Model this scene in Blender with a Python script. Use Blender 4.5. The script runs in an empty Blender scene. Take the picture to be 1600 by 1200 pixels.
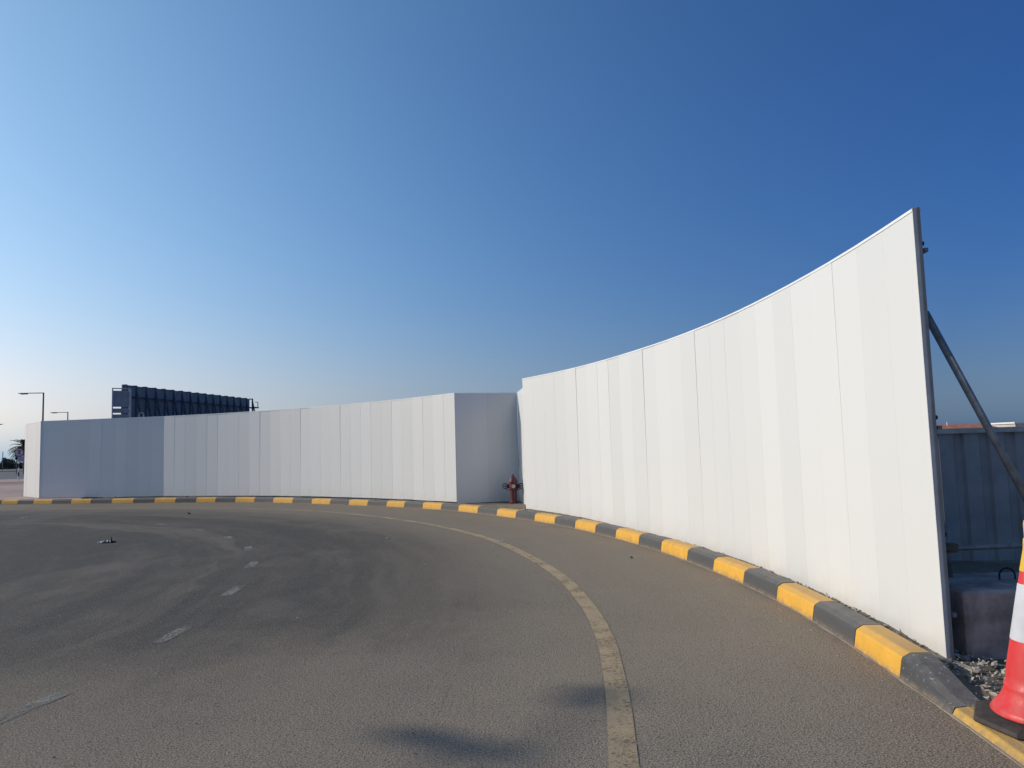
import bpy, bmesh, math, random
import numpy as np
from mathutils import Vector, Matrix
from mathutils import noise as mnoise

random.seed(7)
np.random.seed(7)
SC = bpy.context.scene
COL = SC.collection
PI = math.pi

# ------------------------------------------------------------------ camera
EYE = 1.6
PITCH, ROLL, FPX = math.radians(4.86), math.radians(1.65), 1150.0
cam_d = bpy.data.cameras.new('camera')
cam_d.sensor_fit = 'HORIZONTAL'
cam_d.sensor_width = 36.0
cam_d.lens = 36.0 * FPX / 1600.0
cam_d.clip_start = 0.05
cam_d.clip_end = 6000
cam = bpy.data.objects.new('camera', cam_d)
COL.objects.link(cam)
fw = Vector((0, math.cos(PITCH), math.sin(PITCH)))
u0 = Vector((0, -math.sin(PITCH), math.cos(PITCH)))
r0 = Vector((1, 0, 0))
rt = r0 * math.cos(ROLL) - u0 * math.sin(ROLL)
up = r0 * math.sin(ROLL) + u0 * math.cos(ROLL)
m = Matrix((rt, up, -fw)).transposed().to_4x4()
m.translation = (0, 0, EYE)
cam.matrix_world = m
SC.camera = cam

# ------------------------------------------------------------------ sky, sun, exposure
SUN_EL = math.radians(26)
SUN_PHI = math.radians(10)      # the sun stands left of the view, 10 degrees forward of the -X axis
sun_dir = Vector((-math.cos(SUN_PHI) * math.cos(SUN_EL), math.sin(SUN_PHI) * math.cos(SUN_EL), math.sin(SUN_EL)))
world = bpy.data.worlds.new('World')
SC.world = world
world.use_nodes = True
wn = world.node_tree.nodes
wl = world.node_tree.links
wn.clear()
sky = wn.new('ShaderNodeTexSky')
sky.sky_type = 'NISHITA'
sky.sun_disc = False
sky.sun_elevation = SUN_EL
sky.sun_rotation = -(PI / 2 - SUN_PHI)
sky.altitude = 0
sky.air_density = 1.0
sky.dust_density = 0.3
sky.ozone_density = 1.0
# clear desert air: the sky deepens smoothly away from the sun and pales towards the horizon
def wmath(op, a, b=None):
    n = wn.new('ShaderNodeMath'); n.operation = op
    for i, v in enumerate((a, b)):
        if v is None: continue
        if isinstance(v, (int, float)): n.inputs[i].default_value = v
        else: wl.new(v, n.inputs[i])
    return n.outputs[0]
wtc = wn.new('ShaderNodeTexCoord')
wdot = wn.new('ShaderNodeVectorMath'); wdot.operation = 'DOT_PRODUCT'
wl.new(wtc.outputs['Generated'], wdot.inputs[0]); wdot.inputs[1].default_value = sun_dir
cosg = wmath('MAXIMUM', wdot.outputs['Value'], -0.27)
wsep = wn.new('ShaderNodeSeparateXYZ'); wl.new(wtc.outputs['Generated'], wsep.inputs[0])
low = wmath('POWER', math.e, wmath('MULTIPLY', wmath('MAXIMUM', wsep.outputs[2], 0.0), -1 / .12))
SKYC = [[-1.172, -0.483, 0.062], [1.83, 1.156, 0.482], [0.869, -0.365, -0.815], [-0.402, -0.231, 0.101], [-1.45, -0.22, 0.70], [-0.269, 0.051, 0.105]]
low2 = wmath('POWER', math.e, wmath('MULTIPLY', wmath('MAXIMUM', wsep.outputs[2], 0.0), -1 / .04))
wcomb = wn.new('ShaderNodeCombineXYZ')
for i in range(3):
    ex = wmath('ADD', wmath('ADD', SKYC[0][i], wmath('MULTIPLY', cosg, SKYC[1][i])), wmath('MULTIPLY', low, wmath('ADD', SKYC[2][i], wmath('MULTIPLY', cosg, SKYC[3][i]))))
    ex = wmath('ADD', ex, wmath('MULTIPLY', low2, wmath('ADD', SKYC[4][i], wmath('MULTIPLY', cosg, SKYC[5][i]))))
    wl.new(wmath('POWER', math.e, ex), wcomb.inputs[i])
wmul = wn.new('ShaderNodeVectorMath'); wmul.operation = 'MULTIPLY'
wl.new(sky.outputs[0], wmul.inputs[0]); wl.new(wcomb.outputs[0], wmul.inputs[1])
bg = wn.new('ShaderNodeBackground')
bg.inputs['Strength'].default_value = 0.103
wo = wn.new('ShaderNodeOutputWorld')
wl.new(wmul.outputs[0], bg.inputs[0])
wl.new(bg.outputs[0], wo.inputs[0])

sd = bpy.data.lights.new('sun', 'SUN')
sd.energy = 2.78
sd.angle = math.radians(0.53)
sd.color = (1.0, 0.92, 0.80)
sun = bpy.data.objects.new('sun', sd)
COL.objects.link(sun)
sun.rotation_euler = (-sun_dir).to_track_quat('-Z', 'Y').to_euler()
sun.location = (0, 0, 30)
SC.view_settings.view_transform = 'Standard'
SC.view_settings.look = 'None'
SC.view_settings.gamma = 1
SC.view_settings.exposure = 0.0
SC.view_settings.use_curve_mapping = False

# ------------------------------------------------------------------ helpers
def tag(o, label=None, cat=None, group=None, kind=None):
    if label: o['label'] = label
    if cat: o['category'] = cat
    if group: o['group'] = group
    if kind: o['kind'] = kind
    return o

def empty(name, loc=(0, 0, 0), rz=0.0, **k):
    o = bpy.data.objects.new(name, None)
    COL.objects.link(o)
    o.location = loc
    o.rotation_euler = (0, 0, rz)
    o.empty_display_size = 0.2
    return tag(o, **k)

def link_mesh(name, me, mat=None, parent=None, smooth=False, **k):
    o = bpy.data.objects.new(name, me)
    COL.objects.link(o)
    if mat is not None and not me.materials:
        me.materials.append(mat)
    if parent: o.parent = parent
    if smooth:
        for p in me.polygons: p.use_smooth = True
    return tag(o, **k)

def obj(name, bm, mat, parent=None, smooth=False, **k):
    me = bpy.data.meshes.new(name)
    bmesh.ops.recalc_face_normals(bm, faces=bm.faces)
    bm.to_mesh(me)
    bm.free()
    return link_mesh(name, me, mat, parent, smooth, **k)

def add_box(bm, a, b, bevel=0.0):
    (x0, y0, z0), (x1, y1, z1) = a, b
    vs = [bm.verts.new(p) for p in ((x0, y0, z0), (x1, y0, z0), (x1, y1, z0), (x0, y1, z0), (x0, y0, z1), (x1, y0, z1), (x1, y1, z1), (x0, y1, z1))]
    fs = [bm.faces.new([vs[i] for i in f]) for f in ((0, 3, 2, 1), (4, 5, 6, 7), (0, 1, 5, 4), (1, 2, 6, 5), (2, 3, 7, 6), (3, 0, 4, 7))]
    if bevel:
        es = list({e for f in fs for e in f.edges})
        bmesh.ops.bevel(bm, geom=es, offset=bevel, segments=1, affect='EDGES', profile=0.5)

def add_tube(bm, p, q, r, n=10, r2=None, cap=True):
    p, q = Vector(p), Vector(q)
    d = (q - p).normalized()
    a = d.orthogonal().normalized()
    b = d.cross(a)
    r2 = r if r2 is None else r2
    A = [bm.verts.new(p + (a * math.cos(t) + b * math.sin(t)) * r) for t in [2 * PI * i / n for i in range(n)]]
    B = [bm.verts.new(q + (a * math.cos(t) + b * math.sin(t)) * r2) for t in [2 * PI * i / n for i in range(n)]]
    for i in range(n):
        bm.faces.new((A[i], A[(i + 1) % n], B[(i + 1) % n], B[i]))
    if cap:
        bm.faces.new(A[::-1]); bm.faces.new(B)

def add_path_tube(bm, pts, r, n=8):
    for i in range(len(pts) - 1):
        add_tube(bm, pts[i], pts[i + 1], r, n)

def add_lathe(bm, prof, n=32, c=(0, 0), top=True, bottom=False, ph=0.0):
    rings = []
    for (r, z) in prof:
        rings.append([bm.verts.new((c[0] + r * math.cos(2 * PI * i / n + ph), c[1] + r * math.sin(2 * PI * i / n + ph), z)) for i in range(n)])
    for A, B in zip(rings, rings[1:]):
        for i in range(n):
            bm.faces.new((A[i], A[(i + 1) % n], B[(i + 1) % n], B[i]))
    if top: bm.faces.new(rings[-1])
    if bottom: bm.faces.new(rings[0][::-1])

def add_torus(bm, c, R, r, axis='Y', n=20, k=8):
    rings = []
    for i in range(n):
        t = 2 * PI * i / n
        ring = []
        for j in range(k):
            s = 2 * PI * j / k
            rr = R + r * math.cos(s)
            h = r * math.sin(s)
            if axis == 'Y': v = (c[0] + rr * math.cos(t), c[1] + h, c[2] + rr * math.sin(t))
            else: v = (c[0] + rr * math.cos(t), c[1] + rr * math.sin(t), c[2] + h)
            ring.append(bm.verts.new(v))
        rings.append(ring)
    for i in range(n):
        A, B = rings[i], rings[(i + 1) % n]
        for j in range(k):
            bm.faces.new((A[j], A[(j + 1) % k], B[(j + 1) % k], B[j]))

# ------------------------------------------------------------------ materials
class NT:
    def __init__(s, name):
        s.m = bpy.data.materials.new(name)
        s.m.use_nodes = True
        s.n = s.m.node_tree.nodes
        s.l = s.m.node_tree.links
        s.n.clear()
        s.out = s.n.new('ShaderNodeOutputMaterial')
        s.b = s.n.new('ShaderNodeBsdfPrincipled')
        s.l.new(s.b.outputs[0], s.out.inputs[0])
        s.tc = s.n.new('ShaderNodeTexCoord')
        s.geo = s.n.new('ShaderNodeNewGeometry')
    def set(s, **k):
        for a, v in k.items():
            s.b.inputs[a.replace('_', ' ')].default_value = v
    def link(s, a, b): s.l.new(a, b)
    def val(s, x, sock):
        if hasattr(x, 'is_linked') or hasattr(x, 'links'): s.l.new(x, sock)
        else: sock.default_value = x
    def mapping(s, src, scale=(1, 1, 1), loc=(0, 0, 0), rot=(0, 0, 0)):
        n = s.n.new('ShaderNodeMapping')
        n.inputs['Scale'].default_value = scale
        n.inputs['Location'].default_value = loc
        n.inputs['Rotation'].default_value = rot
        s.link(src, n.inputs[0])
        return n.outputs[0]
    def noise(s, vec, scale, detail=4, rough=0.55, dist=0.0):
        n = s.n.new('ShaderNodeTexNoise')
        n.inputs['Scale'].default_value = scale
        n.inputs['Detail'].default_value = detail
        n.inputs['Roughness'].default_value = rough
        n.inputs['Distortion'].default_value = dist
        s.link(vec, n.inputs['Vector'])
        return n.outputs[0]
    def voro(s, vec, scale, out='Distance', feature='F1'):
        n = s.n.new('ShaderNodeTexVoronoi')
        n.feature = feature
        n.inputs['Scale'].default_value = scale
        s.link(vec, n.inputs['Vector'])
        return n.outputs[out]
    def ramp(s, f, a, b, lo=0.0, hi=1.0):
        n = s.n.new('ShaderNodeMapRange')
        n.interpolation_type = 'SMOOTHSTEP'
        n.inputs['From Min'].default_value = a
        n.inputs['From Max'].default_value = b
        n.inputs['To Min'].default_value = lo
        n.inputs['To Max'].default_value = hi
        s.link(f, n.inputs[0])
        return n.outputs[0]
    def math(s, op, a, b=0.0, clamp=False):
        n = s.n.new('ShaderNodeMath')
        n.operation = op
        n.use_clamp = clamp
        s.val(a, n.inputs[0]); s.val(b, n.inputs[1])
        return n.outputs[0]
    def mix(s, f, a, b, mode='MIX'):
        n = s.n.new('ShaderNodeMix')
        n.data_type = 'RGBA'
        n.blend_type = mode
        s.val(f, n.inputs[0])
        s.val(a, n.inputs[6]); s.val(b, n.inputs[7])
        return n.outputs[2]
    def color(s, c): s.val(c, s.b.inputs['Base Color'])
    def bump(s, h, strength=0.5, dist=0.01, prev=None):
        n = s.n.new('ShaderNodeBump')
        n.inputs['Strength'].default_value = strength
        n.inputs['Distance'].default_value = dist
        s.link(h, n.inputs['Height'])
        if prev is not None: s.link(prev, n.inputs['Normal'])
        s.link(n.outputs[0], s.b.inputs['Normal'])
        return n.outputs[0]
    def attr(s, name):
        n = s.n.new('ShaderNodeAttribute')
        n.attribute_name = name
        return n.outputs['Fac']
    def rand(s):
        return s.n.new('ShaderNodeObjectInfo').outputs['Random']
    def xyz(s, src):
        n = s.n.new('ShaderNodeSeparateXYZ')
        s.link(src, n.inputs[0])
        return n.outputs

def c4(r, g, b): return (r, g, b, 1.0)

def simple(name, col, rough=0.6, metal=0.0, var=0.12, scale=6.0, bump=0.0, bscale=40.0, spec=0.5):
    t = NT(name)
    f = t.noise(t.tc.outputs['Object'], scale, 5)
    lo = c4(*[c * (1 - var) for c in col]); hi = c4(*[min(1, c * (1 + var)) for c in col])
    t.color(t.mix(t.ramp(f, .3, .7), lo, hi))
    t.set(Roughness=rough, Metallic=metal)
    t.b.inputs['Specular IOR Level'].default_value = spec
    if bump:
        t.bump(t.noise(t.tc.outputs['Object'], bscale, 4), bump, 0.01)
    return t.m

# asphalt -----------------------------------------------------------
def mat_asphalt():
    t = NT('asphalt')
    P = t.geo.outputs['Position']
    kd = t.attr('kerb_distance'); ks = t.attr('kerb_run')
    cx = t.n.new('ShaderNodeCombineXYZ')
    t.link(t.math('MULTIPLY', kd, 1.0), cx.inputs[0]); t.link(t.math('MULTIPLY', ks, 0.09), cx.inputs[1])
    lane = cx.outputs[0]
    big = t.noise(P, 0.35, 4, .6)
    mid = t.noise(P, 1.6, 5, .62)
    streak = t.noise(lane, 1.5, 5, .6, .4)
    streak2 = t.noise(lane, 5.0, 4, .6)
    f = t.math('ADD', t.math('MULTIPLY', big, .3), t.math('MULTIPLY', mid, .3))
    f = t.math('ADD', f, t.math('MULTIPLY', streak, .4))
    f = t.math('ADD', f, t.math('MULTIPLY', streak2, .12))
    base = t.mix(t.ramp(f, .44, .76), c4(.074, .065, .053), c4(.215, .180, .135))
    # the strip outside the edge line is driven on less and keeps its dust
    shoulder = t.ramp(t.math('ADD', kd, t.math('MULTIPLY', t.math('SUBTRACT', mid, .5), 1.4)), 4.6, 1.6)
    base = t.mix(t.math('MULTIPLY', shoulder, .55), base, c4(.66, .53, .375))
    # wheel tracks swept round the bend: dark rubbered lanes with paler dust ridges between them
    l2 = t.n.new('ShaderNodeCombineXYZ')
    t.link(t.math('ADD', kd, t.math('MULTIPLY', t.math('SUBTRACT', big, .5), 1.1)), l2.inputs[0]); t.link(t.math('MULTIPLY', ks, .035), l2.inputs[1])
    lv = l2.outputs[0]
    wide = t.noise(lv, 1.15, 3, .5)
    fine = t.noise(lv, 7.0, 5, .7)
    gate = t.math('MULTIPLY', t.ramp(kd, 2.2, 4.6), t.ramp(t.noise(P, .30, 4, .6), .26, .52))
    base = t.mix(t.math('MULTIPLY', t.ramp(wide, .50, .60), t.math('MULTIPLY', gate, .75)), base, c4(.060, .055, .048))
    base = t.mix(t.math('MULTIPLY', t.ramp(wide, .45, .36), t.math('MULTIPLY', gate, .7)), base, c4(.29, .24, .18))
    base = t.mix(t.math('MULTIPLY', t.ramp(fine, .50, .64), t.math('MULTIPLY', gate, .5)), base, c4(.055, .053, .05))
    base = t.mix(t.math('MULTIPLY', t.ramp(fine, .44, .30), t.math('MULTIPLY', gate, .30)), base, c4(.31, .26, .195))
    # a dusty worn apron on the near part of the bend
    vd = t.n.new('ShaderNodeVectorMath'); vd.operation = 'DISTANCE'
    t.link(t.mapping(P, (.62, 1, 1)), vd.inputs[0]); vd.inputs[1].default_value = (.1, 2.2, 0)
    ap = t.math('ADD', vd.outputs['Value'], t.math('MULTIPLY', t.math('SUBTRACT', t.noise(P, .8, 5, .65), .5), 4.5))
    base = t.mix(t.ramp(ap, 5.6, 2.4, 0, .8), base, t.mix(mid, c4(.44, .345, .24), c4(.66, .52, .365)))
    # blown sand lying along the kerb
    dn = t.math('ADD', kd, t.math('MULTIPLY', t.math('SUBTRACT', t.noise(P, 2.2, 5, .65), .5), 1.5))
    dust = t.ramp(dn, 0.75, -0.05)
    base = t.mix(t.math('MULTIPLY', dust, .75), base, c4(.50, .365, .24))
    # brownish worn patches in the wheel paths
    wp = t.ramp(t.noise(t.mapping(P, (1, .45, 1), (3.1, 1.7, 0)), .55, 4, .6), .50, .68)
    base = t.mix(t.math('MULTIPLY', wp, .5), base, c4(.33, .275, .22))
    # aggregate: dark pits and pale stones
    ag = t.noise(P, 95, 3, .7)
    ag2 = t.voro(P, 85, 'Color')
    sep = t.n.new('ShaderNodeSeparateColor'); t.link(ag2, sep.inputs[0])
    base = t.mix(t.ramp(ag, .30, .70), t.mix(.78, base, c4(.0, .0, .0)), t.mix(.34, base, c4(.42, .38, .33)))
    base = t.mix(t.ramp(sep.outputs[0], .86, .97, 0, .35), base, c4(.36, .33, .29))
    base = t.mix(t.ramp(sep.outputs[1], .08, .0, 0, .45), base, c4(.02, .02, .02))
    # scuffs and rubber marks
    sc = t.ramp(t.noise(t.mapping(lane, (3.0, 1.6, 1), (5, 2, 0)), 3.4, 3, .55, .6), .63, .74, 0, .16)
    base = t.mix(sc, base, c4(.045, .045, .047))
    t.color(base)
    t.set(Roughness=.88)
    t.b.inputs['Specular IOR Level'].default_value = .15
    h = t.math('ADD', t.math('MULTIPLY', ag, 1.0), t.math('MULTIPLY', t.noise(P, 34, 4, .7), .9))
    b1 = t.bump(h, .9, .009)
    t.bump(mid, .25, .05, b1)
    return t.m

def mat_paint(name, col, wear_lo, wear_hi, dust=(.22, .19, .155)):
    t = NT(name)
    P = t.geo.outputs['Position']
    w = t.math('ADD', t.math('MULTIPLY', t.noise(P, 38, 5, .75), .6), t.math('MULTIPLY', t.noise(P, 3.2, 5, .7), .5))
    c = t.mix(t.ramp(t.noise(P, 2.5, 4), .3, .7), c4(*col), c4(*[.62 * a + .38 * b for a, b in zip(col, dust)]))
    c = t.mix(t.ramp(t.noise(P, 95, 3, .7), .30, .52, .4, 0), c, c4(.10, .09, .08))
    t.color(c)
    t.set(Roughness=.8)
    tr = t.n.new('ShaderNodeBsdfTransparent')
    mx = t.n.new('ShaderNodeMixShader')
    t.link(t.ramp(w, wear_lo, wear_hi), mx.inputs[0])
    t.link(t.b.outputs[0], mx.inputs[1]); t.link(tr.outputs[0], mx.inputs[2])
    t.link(mx.outputs[0], t.out.inputs[0])
    t.bump(t.noise(P, 95, 3, .7), .7, .006)
    return t.m

def mat_kerb(name, col, worn=0.0):
    t = NT(name)
    P = t.geo.outputs['Position']
    r = t.rand()
    n1 = t.noise(P, 7, 5, .65)
    c = t.mix(t.ramp(n1, .3, .75), c4(*col), c4(*[x * .86 for x in col]))
    c = t.mix(t.math('MULTIPLY', r, .22), c, c4(*[x * .72 + .04 for x in col]))
    # dust settled on the upward faces
    nz = t.xyz(t.geo.outputs['Normal'])[2]
    top = t.math('MULTIPLY', t.ramp(nz, .75, .98), t.ramp(t.noise(P, 9, 5, .7), .25, .62, .25, .8))
    c = t.mix(top, c, c4(*[.5 * x + .5 * y for x, y in zip(col, (.34, .30, .25))]))
    z = t.xyz(P)[2]
    foot = t.math('MULTIPLY', t.ramp(z, .05, .0), t.ramp(t.noise(P, 14, 4, .7), .35, .65, .1, .8))
    c = t.mix(foot, c, c4(.28, .21, .14))
    # grime and tyre scuffs running lengthwise
    sm = t.ramp(t.noise(P, 3.3, 6, .72, .7), .56, .74, 0, .38 if not worn else .3)
    c = t.mix(sm, c, c4(.10, .085, .06))
    low = t.math('MULTIPLY', t.ramp(z, .09, .02), t.ramp(t.noise(P, 11, 5, .75), .38, .66, 0, .28))
    c = t.mix(low, c, c4(.13, .10, .07))
    chips = t.ramp(t.noise(P, 26, 5, .75, .3), .70 - .11 * worn, .75 - .09 * worn, 0, .8)
    c = t.mix(chips, c, c4(.52, .50, .46))
    t.color(c)
    t.set(Roughness=.62)
    t.b.inputs['Specular IOR Level'].default_value = .35
    t.bump(t.math('ADD', t.noise(P, 60, 4, .6), t.math('MULTIPLY', t.noise(P, 9, 3), .8)), .35, .008)
    return t.m

def mat_panel():
    t = NT('white_sheet_steel')
    O = t.tc.outputs['Object']
    r = t.rand()
    c = t.mix(r, c4(.742, .738, .718), c4(.688, .686, .668))
    st = t.noise(t.mapping(O, (26, 1, .5)), 1.0, 4, .6)
    c = t.mix(t.ramp(st, .35, .7, 0, .06), c, c4(.62, .61, .58))
    z = t.xyz(O)[2]
    spl = t.math('MULTIPLY', t.ramp(z, .45, .0), t.ramp(t.noise(O, 4.5, 5, .7), .35, .7, .05, .30))
    c = t.mix(spl, c, c4(.60, .52, .42))
    t.color(c)
    t.set(Roughness=.45)
    t.b.inputs['Specular IOR Level'].default_value = .42
    h = t.math('ADD', t.noise(t.mapping(O, (9, 1, .35)), 1.0, 3, .5), t.math('MULTIPLY', t.noise(O, 1.3, 2), .8))
    t.bump(h, .10, .02)
    return t.m

def mat_ground(name, a, b, scale=.25, pebble=True):
    t = NT(name)
    P = t.geo.outputs['Position']
    f = t.math('ADD', t.math('MULTIPLY', t.noise(P, scale, 5, .6), .6), t.math('MULTIPLY', t.noise(P, 3.0, 5, .65), .4))
    c = t.mix(t.ramp(f, .35, .65), c4(*a), c4(*b))
    if pebble:
        c = t.mix(t.ramp(t.noise(P, 45, 4, .7), .35, .68), t.mix(.45, c, c4(.03, .025, .02)), c)
        t.bump(t.math('ADD', t.noise(P, 45, 4, .7), t.math('MULTIPLY', t.noise(P, 7, 4), 2.0)), .8, .02)
    t.color(c)
    t.set(Roughness=.95)
    t.b.inputs['Specular IOR Level'].default_value = .2
    return t.m

def mat_pavers():
    t = NT('pink_block_paving')
    P = t.geo.outputs['Position']
    br = t.n.new('ShaderNodeTexBrick')
    br.inputs['Scale'].default_value = 4.5
    br.inputs['Color1'].default_value = c4(.46, .305, .25)
    br.inputs['Color2'].default_value = c4(.38, .26, .215)
    br.inputs['Mortar'].default_value = c4(.20, .16, .13)
    t.link(P, br.inputs['Vector'])
    c = t.mix(t.ramp(t.noise(P, .12, 4, .6), .40, .60, 0, .6), br.outputs[0], c4(.50, .37, .29))
    y = t.xyz(P)[1]
    band = t.math('MULTIPLY', t.ramp(y, 46, 48), t.ramp(y, 54, 52))
    c = t.mix(t.math('MULTIPLY', band, .8), c, c4(.22, .125, .10))
    t.color(c)
    t.set(Roughness=.9)
    return t.m

M_ASPHALT = mat_asphalt()
M_EDGE = mat_paint('worn_yellow_line_paint', (.44, .325, .185), .53, .72)
M_DASH = mat_paint('worn_white_line_paint', (.27, .25, .21), .46, .67)
M_KY = mat_kerb('yellow_kerb_paint', (.80, .42, .05))
M_KB = mat_kerb('black_kerb_paint', (.078, .077, .076))
M_KBW = mat_kerb('scuffed_black_kerb_paint', (.060, .063, .066), 1.0)
M_KYL = mat_kerb('dusty_yellow_kerb_paint', (.66, .38, .07))
M_CONC = simple('kerb_bedding_concrete', (.30, .25, .19), .9, 0, .2, 5, .5, 30)
M_PANEL = mat_panel()
M_CAP = simple('white_cap_flashing', (.86, .87, .88), .35, 0, .03)
M_STEEL = simple('grey_painted_steel', (.20, .205, .22), .5, .3, .15, 5)
M_GALV = simple('dull_galvanised_steel', (.30, .28, .26), .5, .4, .25, 14, .2, 60)
M_DARKST = simple('dark_steel', (.035, .038, .045), .55, .4, .2)
M_FENCE = simple('slate_blue_sheet', (.42, .365, .33), .6, .1, .12, 3)
M_RAIL = simple('sun_bleached_rail', (.60, .52, .42), .8, 0, .2, 8)
M_BLOCK = simple('weathered_concrete_block', (.42, .31, .255), .95, 0, .35, 5, .8, 25)
M_VERGE = mat_ground('dusty_gravelly_verge', (.24, .20, .155), (.32, .265, .20))
M_SAND = mat_ground('pale_sand', (.33, .27, .20), (.42, .35, .27), .05)
M_PAVE = mat_pavers()
M_FARROAD = simple('far_asphalt', (.10, .103, .108), .9, 0, .1, .2)
M_RUBBLE = NT('broken_rubble')
_r = M_RUBBLE
_sp = _r.voro(_r.tc.outputs['Object'], 22, 'Color')
_se = _r.n.new('ShaderNodeSeparateColor'); _r.link(_sp, _se.inputs[0])
_r.color(_r.mix(_se.outputs[0], c4(.24, .205, .16), c4(.55, .49, .40)))
_r.set(Roughness=.95)
_r.bump(_r.noise(_r.tc.outputs['Object'], 90, 4, .6), .6, .006)
M_RUBBLE = _r.m
def mat_scuffed(name, col, rough, dirt=(.30, .24, .18)):
    t = NT(name)
    O = t.tc.outputs['Object']
    c = t.mix(t.ramp(t.noise(O, 6, 4), .3, .7), c4(*col), c4(*[x * .85 + .02 for x in col]))
    z = t.xyz(O)[2]
    c = t.mix(t.math('MULTIPLY', t.ramp(z, .30, .0, .04, .35), t.ramp(t.noise(O, 16, 6, .75), .42, .68)), c, c4(*dirt))
    c = t.mix(t.ramp(t.noise(t.mapping(O, (30, 30, 5)), 1.0, 5, .7), .66, .76, 0, .3), c, c4(*[x * .4 + .08 for x in col]))
    t.color(c)
    t.link(t.ramp(t.noise(O, 9, 5, .7), .3, .7, rough - .05, rough + .25), t.b.inputs['Roughness'])
    t.bump(t.noise(O, 14, 3), .12, .01)
    return t.m
M_RED = mat_scuffed('red_cone_plastic', (.68, .022, .024), .38)
M_YCAP = mat_scuffed('yellow_cone_plastic', (.80, .48, .03), .4)
M_REFL = mat_scuffed('silver_reflective_sleeve', (.60, .61, .65), .35)
M_RUBBER = simple('black_rubber', (.042, .034, .028), .75, 0, .3, 14, .3, 60)
M_HYD = simple('dark_red_hydrant_paint', (.095, .016, .024), .5, 0, .25, 18, .2, 60)
M_BLACK = simple('black_iron', (.018, .018, .02), .5, .2, .2)
M_BRASS = simple('pale_brass', (.60, .54, .42), .35, .7, .1)
M_BOARD = simple('slate_board_sheet', (.27, .29, .31), .7, 0, .10, .8)
M_TRUSS = simple('navy_painted_truss', (.10, .11, .135), .6, .2, .1)
M_LAMP = simple('grey_lamp_steel', (.12, .13, .14), .5, .3, .1)
M_SIGNGREY = simple('grey_sign_sheet', (.24, .29, .33), .6, .1, .1, 2)
M_SIGNPOST = simple('pale_sign_post', (.42, .46, .50), .5, .2, .05)
M_WHITE = simple('white_paint', (.78, .77, .76), .5, 0, .05)
M_ROOF = simple('orange_roof_tiles', (.50, .20, .12), .8, 0, .2, .8)
M_WALLFAR = simple('cream_render', (.55, .50, .44), .9, 0, .1, .4)
M_LEAF = simple('dusty_palm_leaf', (.075, .090, .060), .8, 0, .35, 2)
M_TRUNK = simple('palm_bark', (.16, .12, .085), .95, 0, .3, 10, .6, 30)
M_BUSH = simple('dusty_hedge_leaf', (.055, .075, .055), .85, 0, .4, 1.5)
M_BLUE = simple('blue_sign_face', (.10, .20, .45), .5, 0, .1)
M_LITW = simple('white_plastic_film', (.80, .81, .80), .4, 0, .05)
M_LITB = simple('dark_blue_plastic', (.012, .02, .06), .35, 0, .2)
M_LITG = simple('pale_grey_scrap', (.58, .57, .54), .6, 0, .1)

# ------------------------------------------------------------------ the kerb line
KERB = [(-40.0, 31.5), (-39.01, 31.34), (-38.03, 31.18), (-37.04, 31.03), (-36.05, 30.87), (-35.06, 30.71), (-34.08, 30.55), (-33.09, 30.39), (-32.1, 30.24), (-31.11, 30.08), (-30.13, 29.9), (-29.15, 29.71), (-28.17, 29.5), (-27.19, 29.29), (-26.21, 29.08), (-25.24, 28.87), (-24.26, 28.66), (-23.28, 28.45), (-22.3, 28.24), (-21.33, 28.03), (-20.35, 27.81), (-19.37, 27.59), (-18.4, 27.36), (-17.44, 27.11), (-16.47, 26.85), (-15.5, 26.59), (-14.54, 26.34), (-13.57, 26.08), (-12.6, 25.83), (-11.64, 25.57), (-10.67, 25.3), (-9.72, 24.99), (-8.8, 24.63), (-7.92, 24.17), (-7.08, 23.64), (-6.26, 23.06), (-5.46, 22.47), (-4.66, 21.87), (-3.87, 21.25), (-3.11, 20.6), (-2.39, 19.91), (-1.72, 19.17), (-1.11, 18.39), (-0.56, 17.56), (-0.05, 16.7), (0.44, 15.83), (0.86, 14.93), (1.23, 14.01), (1.55, 13.06), (1.83, 12.1), (2.08, 11.14), (2.27, 10.16), (2.42, 9.17), (2.53, 8.17), (2.58, 7.18), (2.57, 6.18), (2.515, 5.18), (2.445, 4.19), (2.35, 3.19), (2.22, 2.2), (2.08, 1.21), (1.96, 0.21), (1.83, -0.78), (1.68, -1.77), (1.52, -2.75), (1.33, -3.73), (1.11, -4.71), (0.9, -5.69), (0.68, -6.66), (.4, -8.1), (.0, -10)]

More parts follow.
